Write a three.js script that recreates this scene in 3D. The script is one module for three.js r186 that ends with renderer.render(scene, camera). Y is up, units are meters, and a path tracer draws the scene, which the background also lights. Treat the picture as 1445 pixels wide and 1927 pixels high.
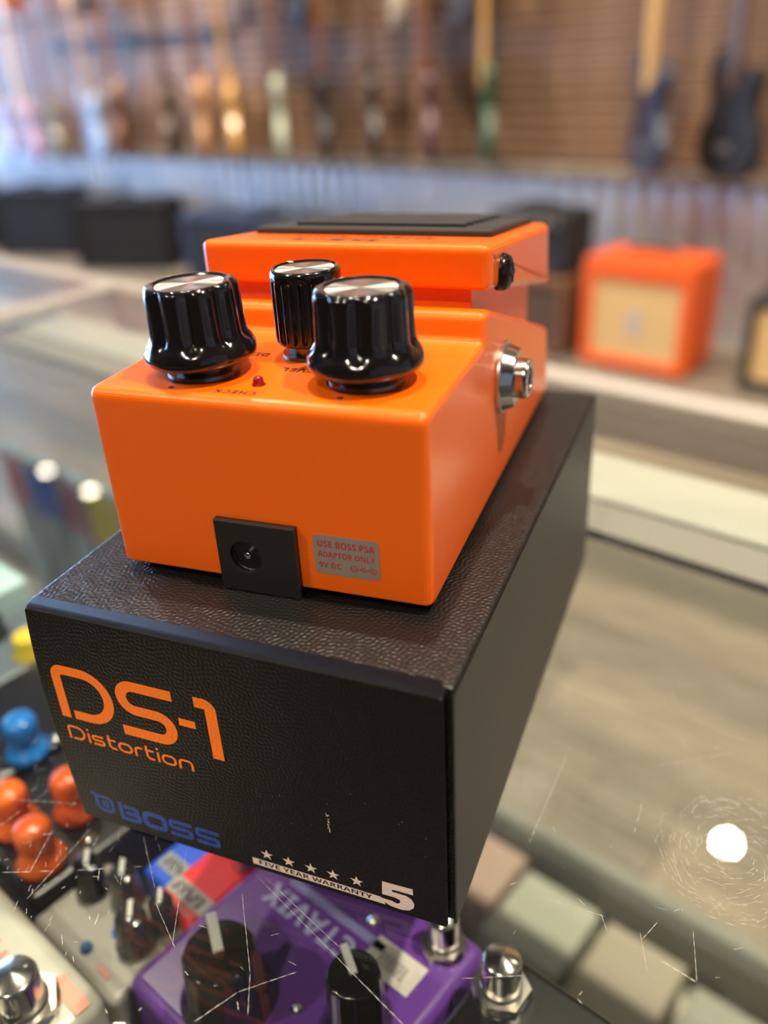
import * as THREE from 'three';
import { RoundedBoxGeometry } from 'three/addons/geometries/RoundedBoxGeometry.js';
import { TextGeometry } from 'three/addons/geometries/TextGeometry.js';
import { FontLoader } from 'three/addons/loaders/FontLoader.js';
import { mergeGeometries } from 'three/addons/utils/BufferGeometryUtils.js';
import { RectAreaLightUniformsLib } from 'three/addons/lights/RectAreaLightUniformsLib.js';

// ---------------------------------------------------------------- camera, sky, lamps, exposure
const scene = new THREE.Scene();
const GLASS = 0.95;                                   // height of the counter's glass top
const camera = new THREE.PerspectiveCamera(61.67, 1445 / 1927, 0.02, 60);
camera.position.set(0.15612, 1.10783, 0.06008);
camera.up.set(-0.27465, 0.87975, -0.38807);
camera.lookAt(0.15612 - 0.58903, 1.10783 - 0.47294, 0.06008 - 0.65526);
camera.focus = 0.176;
camera.userData.fStop = 6.5;
scene.background = new THREE.Color().setRGB(6.5, 10.2, 16.5);   // bright blue daylight outside the shop front
const renderer = new THREE.WebGLRenderer({ antialias: true });
renderer.toneMapping = THREE.LinearToneMapping;
renderer.toneMappingExposure = 1.25;
renderer.shadowMap.enabled = true;
RectAreaLightUniformsLib.init();
const LAMP_COLOR = new THREE.Color().setRGB(1, 0.84, 0.66);
const LAMP_POWER = 17;

// ---------------------------------------------------------------- helpers
let seed = 20240;
const rnd = () => { seed = (seed * 1664525 + 1013904223) >>> 0; return seed / 4294967296; };
const rr = (a, b) => a + (b - a) * rnd();
const used = {};
const numbered = (n) => { const k = used[n] = (used[n] || 0) + 1; return k === 1 ? n : `${n}_${String(k - 1).padStart(3, '0')}`; };
function tag(o, label, category, group) {
  o.userData.label = label; o.userData.category = category; if (group) o.userData.group = group; return o;
}
function thing(name, label, category, pos = [0, 0, 0], turn = 0, group) {
  const g = new THREE.Group(); g.name = numbered(name); g.position.set(...pos); g.rotation.y = turn;
  tag(g, label, category, group); scene.add(g); return g;
}
function mesh(name, geo, mat, parent) {
  const m = new THREE.Mesh(geo, mat); m.name = name; m.castShadow = m.receiveShadow = true; if (parent) parent.add(m); return m;
}
function struct(name, geo, mat) { const m = mesh(name, geo, mat, scene); m.userData.kind = 'structure'; m.userData.label = name.replace(/_/g, ' '); return m; }
const box = (w, h, d, x = 0, y = 0, z = 0) => new THREE.BoxGeometry(w, h, d).translate(x, y, z);
const rbox = (w, h, d, r, x = 0, y = 0, z = 0, s = 3) => new RoundedBoxGeometry(w, h, d, s, r).translate(x, y, z);
const cyl = (r0, r1, h, x = 0, y = 0, z = 0, s = 32) => new THREE.CylinderGeometry(r0, r1, h, s).translate(x, y, z);
const merge = (...g) => mergeGeometries(g.map((q) => { const c = q.index ? q.toNonIndexed() : q.clone(); for (const k of Object.keys(c.attributes)) if (!['position', 'normal', 'uv'].includes(k)) c.deleteAttribute(k); return c; }));
const lin = (r, g, b) => new THREE.Color().setRGB(r, g, b);
const mat = (c, roughness = 0.5, o = {}) => new THREE.MeshStandardMaterial({ color: Array.isArray(c) ? lin(...c) : c, roughness, ...o });
const phys = (c, roughness = 0.5, o = {}) => new THREE.MeshPhysicalMaterial({ color: Array.isArray(c) ? lin(...c) : c, roughness, ...o });
const V2 = (x, y) => new THREE.Vector2(x, y);
// uv in metres, taken across whichever axis a face points along
function boxUV(g) {
  g = g.index ? g.toNonIndexed() : g;
  const p = g.attributes.position, n = g.attributes.normal, uv = new Float32Array(p.count * 2);
  for (let i = 0; i < p.count; i += 3) {
    let nx = 0, ny = 0, nz = 0;
    for (let k = 0; k < 3; k++) { nx += n.getX(i + k); ny += n.getY(i + k); nz += n.getZ(i + k); }
    nx = Math.abs(nx); ny = Math.abs(ny); nz = Math.abs(nz);
    for (let k = 0; k < 3; k++) {
      const x = p.getX(i + k), y = p.getY(i + k), z = p.getZ(i + k);
      uv.set(nx > ny && nx > nz ? [z, y] : ny > nz ? [x, z] : [x, y], (i + k) * 2);
    }
  }
  g.setAttribute('uv', new THREE.BufferAttribute(uv, 2)); return g;
}
function dataTex(n, f, srgb, tile) {   // f(u,v) -> [r,g,b] 0..1
  const d = new Uint8Array(n * n * 4);
  for (let j = 0; j < n; j++) for (let i = 0; i < n; i++) {
    const c = f(i / n, j / n), o = (j * n + i) * 4;
    for (let k = 0; k < 3; k++) d[o + k] = Math.max(0, Math.min(255, 255 * c[k]));
    d[o + 3] = 255;
  }
  const t = new THREE.DataTexture(d, n, n); t.magFilter = t.minFilter = THREE.LinearFilter; t.wrapS = t.wrapT = THREE.RepeatWrapping;
  if (srgb) t.colorSpace = THREE.SRGBColorSpace;
  const [tu, tv] = Array.isArray(tile) ? tile : [tile, tile];
  t.repeat.set(1 / tu, 1 / tv); t.needsUpdate = true; return t;
}
// waves of one length in all directions: the winding grain of embossed card; whole numbers of waves, so it tiles
function wormField(k0, n) {
  const w = [];
  for (let i = 0; i < n; i++) { const a = rr(0, Math.PI * 2), k = k0 * rr(0.85, 1.15); w.push([Math.round(k * Math.cos(a)), Math.round(k * Math.sin(a)), rr(0, 6.283)]); }
  return (u, v) => { let s = 0; for (const [a, b, c] of w) s += Math.cos(6.28318 * (a * u + b * v) + c); return s / Math.sqrt(n); };
}
function noiseField(freqs) {           // layered tiling noise, about -1..1
  const fs = freqs.map(([k, a]) => [wormField(k, 12), a]);
  return (u, v) => { let s = 0; for (const [f, a] of fs) s += a * f(u, v); return s; };
}
const font = await new FontLoader().loadAsync('fonts/droid/droid_sans_bold.typeface.json');
const fontR = await new FontLoader().loadAsync('fonts/droid/droid_sans_regular.typeface.json');
function textGeo(s, size, depth, f = font, stretch = 1) {   // lies in the xy plane, centred
  const g = new TextGeometry(s, { font: f, size, depth, curveSegments: 5 }); g.scale(stretch, 1, 1); g.computeBoundingBox();
  const b = g.boundingBox; return g.translate(-(b.min.x + b.max.x) / 2, -(b.min.y + b.max.y) / 2, 0);
}
function roundedShape(pts) {           // [x, y, radius] corners
  const s = new THREE.Shape(), n = pts.length;
  for (let i = 0; i < n; i++) {
    const [x, y, r = 0] = pts[i], [px, py] = pts[(i + n - 1) % n], [qx, qy] = pts[(i + 1) % n];
    const a = Math.hypot(px - x, py - y), b = Math.hypot(qx - x, qy - y), ra = Math.min(r, a / 2), rb = Math.min(r, b / 2);
    const ax = x + (px - x) / a * ra, ay = y + (py - y) / a * ra, bx = x + (qx - x) / b * rb, by = y + (qy - y) / b * rb;
    if (i === 0) s.moveTo(ax, ay); else s.lineTo(ax, ay);
    if (r > 0) s.quadraticCurveTo(x, y, bx, by);
  }
  s.closePath(); return s;
}
function extrude(shape, depth, bevel = 0, seg = 3, curve = 6) {
  return new THREE.ExtrudeGeometry(shape, { depth: depth - 2 * bevel, bevelEnabled: bevel > 0, bevelSize: bevel, bevelThickness: bevel, bevelOffset: -bevel, bevelSegments: seg, curveSegments: curve }).translate(0, 0, bevel);
}
const sheetUV = (tex, tu, tv) => { const t = tex.clone(); t.repeat.set(1 / tu, 1 / tv); t.needsUpdate = true; return t; };

// ---------------------------------------------------------------- materials
const speck = noiseField([[9, 0.4], [23, 0.35], [61, 0.25]]);
const orangePeel = dataTex(256, (u, v) => { const s = 0.5 + 0.3 * speck(u, v); return [s, s, s]; }, false, 0.012);
const M = {};
M.orange = phys([0.92, 0.135, 0.0], 0.32, { clearcoat: 0.6, clearcoatRoughness: 0.18, specularIntensity: 0.8, specularColor: lin(1, 0.8, 0.55), bumpMap: orangePeel, bumpScale: 0.000012 });
M.blackGloss = phys([0.006, 0.005, 0.005], 0.13, { clearcoat: 0.4, clearcoatRoughness: 0.05 });
M.blackMatte = mat([0.012, 0.011, 0.011], 0.6);
M.rubber = mat([0.014, 0.012, 0.011], 0.75);
M.chrome = mat([0.72, 0.69, 0.64], 0.16, { metalness: 1 });
M.nickel = mat([0.62, 0.58, 0.52], 0.28, { metalness: 1 });
M.spun = phys([0.75, 0.72, 0.68], 0.3, { metalness: 1, anisotropy: 0.92 });
M.dark = mat([0.004, 0.004, 0.004], 0.5);
M.whitePaint = mat([0.75, 0.73, 0.68], 0.45);
M.boltBlack = mat([0.02, 0.018, 0.016], 0.22, { metalness: 0.7 });

// ---------------------------------------------------------------- the shop: floor, walls, ceiling
const X0 = -9, X1 = 3.4, ZW = -3.35, ZB = 3.0, HC = 3.15;
{
  const grain = noiseField([[3, 0.35], [14, 0.3], [40, 0.3]]);
  const woodTex = dataTex(512, (u, v) => { const s = 0.74 + 0.15 * grain(u * 0.12 + 0.02 * Math.sin(6.28 * v), v) + 0.07 * speck(u, v); return [s, s * 0.97, s * 0.92]; }, true, [1.2, 0.3]);
  const floor = struct('floor', box(X1 - X0 + 0.2, 0.1, ZB - ZW + 0.2, (X0 + X1) / 2, -0.056, (ZW + ZB) / 2), mat([0.16, 0.14, 0.11], 0.8));
  floor.userData.label = 'wood plank floor of the shop';
  const tones = [[0.47, 0.405, 0.335], [0.36, 0.325, 0.28], [0.51, 0.44, 0.36], [0.29, 0.275, 0.24], [0.42, 0.38, 0.32]].map((c) => mat(c, 0.42, { map: woodTex }));
  const pw = 0.152, pl = 1.32;
  const plank = boxUV(box(pl - 0.002, 0.006, pw - 0.003, 0, -0.003, 0));
  let n = 0;
  for (let r = 0; r < 28; r++) {
    const z = ZW + pw * (r + 0.5), off = rnd() * pl;
    for (let x = -6.6 + off; x < 2.4; x += pl) { const m = mesh('plank', plank, tones[(n * 7 + Math.floor(rnd() * 5)) % 5], floor); m.position.set(x, 0, z); n++; }
  }
}
const plaster = mat([0.55, 0.51, 0.46], 0.85);
struct('ceiling', box(X1 - X0 + 0.2, 0.12, ZB - ZW + 0.2, (X0 + X1) / 2, HC + 0.06, (ZW + ZB) / 2), mat([0.12, 0.11, 0.10], 0.9)).userData.label = 'dark ceiling above the shop';
struct('wall_right', box(0.12, HC, ZB - ZW, X1 + 0.06, HC / 2, (ZW + ZB) / 2), plaster).userData.label = 'plain plaster wall on the right';
struct('wall_front', box(X1 - X0 + 0.24, HC, 0.12, (X0 + X1) / 2, HC / 2, ZB + 0.06), mat([0.06, 0.052, 0.045], 0.85)).userData.label = 'plain plaster wall behind the counter';
{ // shop front on the left: daylight comes through its panes
  const sill = 0.35, head = 2.75, z0 = ZW, z1 = ZB, n = 4, w = (z1 - z0) / n;
  const parts = [box(0.12, sill, z1 - z0, X0 - 0.06, sill / 2, (z0 + z1) / 2), box(0.12, HC - head, z1 - z0, X0 - 0.06, (HC + head) / 2, (z0 + z1) / 2)];
  for (let i = 0; i <= n; i++) parts.push(box(0.12, head - sill, 0.12, X0 - 0.06, (sill + head) / 2, Math.min(z1 - 0.06, Math.max(z0 + 0.06, z0 + i * w))));
  struct('wall_left', merge(...parts), plaster).userData.label = 'shop front wall with tall window openings';
  for (let i = 0; i < n; i++) {
    const g = struct(`window_${i + 1}`, box(0.008, head - sill, w - 0.12, X0 - 0.06, (sill + head) / 2, z0 + (i + 0.5) * w), phys([0.93, 0.96, 1], 0, { transmission: 1, thickness: 0, ior: 1.45 }));
    g.userData.label = 'tall glass pane of the shop front';
  }
}
const WAIN = 0.60;
{ // far wall: brown slats above, corrugated metal below
  const wall = struct('wall_back', box(X1 - X0 + 0.24, HC, 0.12, (X0 + X1) / 2, HC / 2, ZW - 0.06), mat([0.055, 0.035, 0.024], 0.9));
  wall.userData.label = 'far wall of brown slats above corrugated metal';
  const g2 = noiseField([[2, 0.3], [11, 0.3], [37, 0.3]]);
  const slatTex = dataTex(512, (u, v) => { const s = 0.76 + 0.16 * g2(u * 0.2, v) + 0.06 * speck(u, v); return [s, s * 0.95, s * 0.9]; }, true, [1.6, 0.2]);
  const tones = [[0.50, 0.335, 0.235], [0.55, 0.37, 0.26], [0.45, 0.30, 0.21]].map((c) => mat(c, 0.55, { map: slatTex }));
  const pitch = 0.052, len = (X1 - X0) / 4;
  const slat = boxUV(rbox(len - 0.004, pitch - 0.009, 0.018, 0.003, 0, 0, 0.009, 1));
  for (let r = 0; r < 22; r++) for (let i = 0; i < 4; i++) { const m = mesh('slat', slat, tones[(r * 5 + i * 2 + (r % 4)) % 3], wall); m.position.set(X0 + (i + 0.5) * len, WAIN + 0.065 + r * pitch + pitch / 2, ZW); }
  mesh('upper_panel', box(X1 - X0, HC - (WAIN + 0.065 + 22 * pitch), 0.018, (X0 + X1) / 2, (HC + WAIN + 0.065 + 22 * pitch) / 2, ZW + 0.009), tones[0], wall);
  mesh('cap_strip', rbox(X1 - X0, 0.05, 0.04, 0.006, (X0 + X1) / 2, WAIN + 0.03, ZW + 0.02), mat([0.30, 0.24, 0.17], 0.6), wall);
  // ribbed sheets
  const metal = mat([0.62, 0.63, 0.65], 0.30, { metalness: 0.6, bumpMap: dataTex(256, (u, v) => { const s = 0.5 + 0.3 * speck(u, v); return [s, s, s]; }, false, 0.3), bumpScale: 0.0006 });
  const prof = [[0, 0], [0.022, 0], [0.034, 0.02], [0.066, 0.02], [0.078, 0]];
  const ribs = 9, pw = 0.1 * ribs;
  const s = new THREE.Shape(); s.moveTo(0, 0.004);
  for (let i = 0; i < ribs; i++) for (const [x, z] of prof) s.lineTo(i * 0.1 + x, z + 0.006);
  s.lineTo(pw, 0.006); s.lineTo(pw, 0.003);
  for (let i = ribs - 1; i >= 0; i--) for (const [x, z] of prof.slice().reverse()) s.lineTo(i * 0.1 + x, z + 0.003);
  s.closePath();
  const sheet = boxUV(new THREE.ExtrudeGeometry(s, { depth: WAIN - 0.004, bevelEnabled: false }).rotateX(-Math.PI / 2).scale(1, 1, -1));
  { const ix = sheet.attributes.position; for (let i = 0; i < ix.count; i += 3) { const a = [ix.getX(i), ix.getY(i), ix.getZ(i)]; ix.setXYZ(i, ix.getX(i + 1), ix.getY(i + 1), ix.getZ(i + 1)); ix.setXYZ(i + 1, ...a); } sheet.computeVertexNormals(); }
  for (let x = -7.9; x < 2.2; x += pw) { const m = mesh('corrugated_panel', sheet, metal, wall); m.position.set(x, 0, ZW); }
}

// ---------------------------------------------------------------- lamps: spot heads on a track, some mirrored in the glass
{
  const YL = HC - 0.2;
  const glow = new THREE.MeshStandardMaterial({ color: 0xffffff, emissive: lin(1, 0.86, 0.66), emissiveIntensity: 60 });
  const tracks = [   // z of the track, its span, [x, aim x, aim z, power, label of the lamp] per lamp
    [-1.93, -2.2, 1.7, 'black ceiling track between the orange amplifier and the counter', [[1.1, 0.5, -2.9, 0.9, 'round ceiling spot lamp near the right wall, wall-side track'], [-0.31, -0.3, -2.7, 0.9, 'round ceiling spot lamp mirrored in the glass beside the box'], [-1.6, -1.4, -2.9, 0.9, 'round ceiling spot lamp aimed at the orange amplifier']]],
    [-2.15, -6.4, -2.6, 'black ceiling track in front of the left guitars', [[-2.9, -3.0, -2.9, 1.1, 'round ceiling spot lamp aimed at the maroon and black guitars'],
      [-4.12, -4.3, -2.9, 1.1, 'round ceiling spot lamp mirrored in the glass left of the pedal, right one of two'], [-4.60, -4.9, -2.9, 1.1, 'round ceiling spot lamp mirrored in the glass left of the pedal, left one of two'], [-5.8, -6.0, -2.9, 1.1, 'round ceiling spot lamp at the left end of the track']]],
    [-0.40, -1.8, 1.5, 'short black ceiling track above the glass counter', [[-1.25, -1.0, -0.3, 0.28, 'round ceiling spot lamp above the left part of the counter'], [-0.22, -0.1, -0.2, 0.66, 'round ceiling spot lamp straight above the orange pedal'], [0.85, 0.5, -0.2, 1.15, 'round ceiling spot lamp above the right end of the counter']]],
    [1.5, -1.8, 1.5, 'short black ceiling track behind the counter', [[-0.9, -0.7, 0.6, 0.62, 'round ceiling spot lamp behind the counter, left one of two'], [0.6, 0.4, 0.6, 0.62, 'round ceiling spot lamp behind the counter, right one of two']]],
  ];
  for (const [z, x0, x1, label, lamps] of tracks) {
    const track = thing('lamp_track', label, 'lamp track', [0, 0, 0]);
    mesh('rail', box(x1 - x0, 0.03, 0.035, (x0 + x1) / 2, HC - 0.015, z), M.blackMatte, track);
    for (const [x, tx, tz, power, name] of lamps) {
      const t = thing('spot_lamp', name, 'lamp', [x, YL, z]);
      mesh('housing', new THREE.LatheGeometry([V2(0.001, 0.11), V2(0.036, 0.11), V2(0.04, 0.1), V2(0.042, 0), V2(0.037, 0), V2(0.034, 0.03), V2(0.001, 0.03)], 32), M.blackMatte, t);
      mesh('stem', cyl(0.008, 0.008, 0.07, 0, 0.145, 0, 12), M.blackMatte, t);
      mesh('bulb', cyl(0.032, 0.032, 0.012, 0, 0.02, 0, 32), glow, t);
      const l = new THREE.SpotLight(LAMP_COLOR, LAMP_POWER * power, 0, 1.2, 0.6, 2);
      l.position.set(0, 0.008, 0); l.castShadow = true; l.shadow.radius = 1.6; t.add(l);
      l.target.position.set(tx - x, -2.2, tz - z); t.add(l.target);
    }
  }
}

// ---------------------------------------------------------------- the glass counter
const XC0 = -1.5, XC1 = 1.05, ZF = -0.322, ZN = 0.27, XD = -0.468;   // ends, far and near edges, divider
const frameMat = mat([0.31, 0.285, 0.255], 0.6, { metalness: 0.15 });
const glassMat = phys([0.95, 0.975, 0.96], 0.0, { transmission: 1, thickness: 0, ior: 1.5 });
const caseBlack = mat([0.012, 0.012, 0.013], 0.5);
{
  const c = thing('display_counter', 'glass display counter with pale metal frame below the black box', 'counter', [0, 0, 0]);
  const top = mesh('glass_top', box(XC1 - XC0, 0.008, ZN - ZF, (XC0 + XC1) / 2, GLASS - 0.004, (ZN + ZF) / 2), glassMat, c);
  top.userData.label = 'scratched glass top';
  const rail = (name, g) => mesh(name, g, frameMat, c);
  rail('frame_rail', rbox(XC1 - XC0 + 0.03, 0.028, 0.02, 0.003, (XC0 + XC1) / 2, GLASS - 0.0125, ZF - 0.0105));
  rail('frame_rail', rbox(XC1 - XC0 + 0.03, 0.028, 0.02, 0.003, (XC0 + XC1) / 2, GLASS - 0.0125, ZN + 0.0105));
  rail('frame_rail', rbox(0.02, 0.028, ZN - ZF, 0.003, XC0 - 0.0105, GLASS - 0.0125, (ZN + ZF) / 2));
  rail('frame_rail', rbox(0.02, 0.028, ZN - ZF, 0.003, XC1 + 0.0105, GLASS - 0.0125, (ZN + ZF) / 2));
  rail('divider_strip', rbox(0.02, 0.003, ZN - ZF, 0.001, XD, GLASS + 0.0016, (ZN + ZF) / 2)).userData.label = 'pale strip where two glass tops meet';
  for (const x of [XC0 - 0.0105, XD, XC1 + 0.0105]) for (const z of [ZF - 0.0105, ZN + 0.0105]) rail('post', rbox(0.02, 0.34, 0.02, 0.002, x, 0.756, z));
  mesh('front_glass', box(XC1 - XC0, 0.328, 0.006, (XC0 + XC1) / 2, 0.762, ZF - 0.008), glassMat, c);
  mesh('lower_rail', rbox(XC1 - XC0 + 0.03, 0.036, 0.024, 0.003, (XC0 + XC1) / 2, 0.58, ZF - 0.0105), mat([0.20, 0.195, 0.17], 0.5), c);
  mesh('upper_trim', rbox(XC1 - XC0, 0.016, 0.040, 0.002, (XC0 + XC1) / 2, GLASS - 0.0165, -0.2525), mat([0.44, 0.43, 0.38], 0.5), c).userData.label = 'cream strip under the glass';
  mesh('trim_backing', box(XC1 - XC0, 0.004, 0.022, (XC0 + XC1) / 2, GLASS - 0.0125, -0.2205), mat([0.27, 0.245, 0.22], 0.6), c);
  mesh('shelf', rbox(XC1 - XC0 - 0.02, 0.012, ZN + 0.087, 0.002, (XC0 + XC1) / 2, 0.839, (ZN - 0.089) / 2), caseBlack, c).userData.label = 'black shelf under the glass';
  for (const x of [XC0 + 0.05, XD, XC1 - 0.05]) mesh('shelf_bracket', box(0.012, 0.25, 0.02, x, 0.708, 0.05), frameMat, c);
  mesh('deck', box(XC1 - XC0, 0.02, ZN - ZF, (XC0 + XC1) / 2, 0.555, (ZN + ZF) / 2), mat([0.40, 0.37, 0.30], 0.6), c);
  mesh('base_cabinet', rbox(XC1 - XC0, 0.545, ZN - ZF - 0.03, 0.004, (XC0 + XC1) / 2, 0.2725, (ZN + ZF) / 2), caseBlack, c);
  mesh('back_panel', box(XC1 - XC0, 0.35, 0.012, (XC0 + XC1) / 2, 0.745, ZN + 0.004), caseBlack, c);

  // scratches: thin worn grooves in the glass, too many to count
  const tris = [];
  const seg = (x0, z0, x1, z1, w) => {
    const L = Math.hypot(x1 - x0, z1 - z0) || 1e-6, nx = -(z1 - z0) / L * w / 2, nz = (x1 - x0) / L * w / 2, y = 0.00003;
    const a = [x0 + nx * 0.3, y, z0 + nz * 0.3], b = [x0 - nx * 0.3, y, z0 - nz * 0.3], m = [(x0 + x1) / 2 + nx, y, (z0 + z1) / 2 + nz], n = [(x0 + x1) / 2 - nx, y, (z0 + z1) / 2 - nz], e = [x1, y, z1];
    for (const t of [[a, b, m], [b, n, m], [m, n, e]]) { const up = (t[1][0] - t[0][0]) * (t[2][2] - t[0][2]) - (t[1][2] - t[0][2]) * (t[2][0] - t[0][0]); tris.push(...(up < 0 ? t : [t[0], t[2], t[1]]).flat()); }
  };
  const line = (pts, w, dash = 0) => {
    for (let i = 0; i + 1 < pts.length; i++) {
      const [x0, z0] = pts[i], [x1, z1] = pts[i + 1], n = Math.max(2, Math.ceil(Math.hypot(x1 - x0, z1 - z0) / 0.0022));
      for (let k = 0; k < n; k++) {
        if (rnd() < dash) continue;
        const j = () => rr(-0.00004, 0.00004), ov = 1.25;
        seg(x0 + (x1 - x0) * k / n + j(), z0 + (z1 - z0) * k / n + j(), x0 + (x1 - x0) * Math.min(1, (k + ov) / n) + j(), z0 + (z1 - z0) * Math.min(1, (k + ov) / n) + j(), w * rr(0.7, 1.2));
      }
    }
  };
  const W1 = 0.00013;
  [[[-0.021, 0.010], [-0.004, -0.001]], [[-0.013, 0.015], [-0.014, 0.001]], [[0.011, 0.021], [0.005, 0.001]], [[0.017, -0.005], [0.031, 0.002]], [[0.028, -0.009], [0.045, 0.008]], [[0.034, 0.004], [0.046, 0.008]],
    [[0.047, -0.009], [0.062, 0.002], [0.069, 0.009]], [[0.061, 0.015], [0.063, 0.006], [0.069, -0.004]], [[0.047, -0.014], [0.092, -0.009]], [[0.048, -0.015], [0.072, -0.013]], [[0.005, 0.017], [-0.002, 0.007]],
    [[0.098, -0.048], [0.110, -0.052]], [[0.117, -0.053], [0.122, -0.046]], [[0.125, -0.060], [0.130, -0.050]], [[0.114, -0.074], [0.119, -0.069]], [[0.095, -0.023], [0.104, -0.031]]].forEach((l) => line(l, W1, 0.04));
  line([[0, 0.021], [0.013, 0.010], [0.024, 0]], W1 * 1.3, 0.4);
  [[[0.123, -0.050], [0.130, -0.050]]].forEach((l) => line(l, 0.0003));
  [[[0.119, -0.059], [0.118, -0.052]], [[0.109, -0.052], [0.113, -0.048]], [[0.102, -0.086], [0.105, -0.075]], [[0.088, -0.058], [0.080, -0.091]], [[0.116, -0.092], [0.120, -0.096]], [[0.120, -0.099], [0.124, -0.098]], [[0.126, -0.065], [0.131, -0.066]],
    [[0.090, -0.127], [0.096, -0.133]], [[0.100, -0.097], [0.113, -0.113]]].forEach((l) => line(l, W1 * 1.1, 0.3));
  line([[0.090, -0.127], [0.0935, -0.1225], [0.099, -0.119], [0.110, -0.118], [0.119, -0.121]], W1 * 0.9, 0.02);
  for (let i = 0; i < 130; i++) { const x = rr(-0.02, 0.14), z = rr(-0.12, 0.03), a = rr(0, 3.14), l = rr(0.0006, 0.004); line([[x, z], [x + l * Math.cos(a), z + l * Math.sin(a)]], rr(0.00006, 0.00018), 0.25); }
  for (let i = 0; i < 130; i++) { const x = rr(-0.035, 0.03), z = rr(-0.012, 0.026), a = rr(0.3, 1.2) * (rnd() < 0.2 ? -1 : 1), l = rr(0.0004, 0.003); line([[x, z], [x + l * Math.sin(a), z + l * Math.cos(a)]], rr(0.00007, 0.0002), 0.2); }
  for (let i = 0; i < 420; i++) { const r = 0.0165 * Math.sqrt(rnd()) + 0.001, q = rr(0, 6.283), a = q + 1.57 + rr(-0.5, 0.5), l = rr(0.0005, 0.0035), x = 0.125 + r * Math.cos(q), z = -0.083 + r * Math.sin(q); line([[x, z], [x + l * Math.cos(a), z + l * Math.sin(a)]], rr(0.00005, 0.00012), 0.2); }
  const g = new THREE.BufferGeometry(); g.setAttribute('position', new THREE.Float32BufferAttribute(tris, 3)); g.computeVertexNormals();
  const scr = mesh('scratches', g, mat([0.32, 0.31, 0.30], 0.25), top); scr.position.y = GLASS; scr.userData.kind = 'stuff'; scr.userData.label = 'fine scratches in the glass';
}

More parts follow.
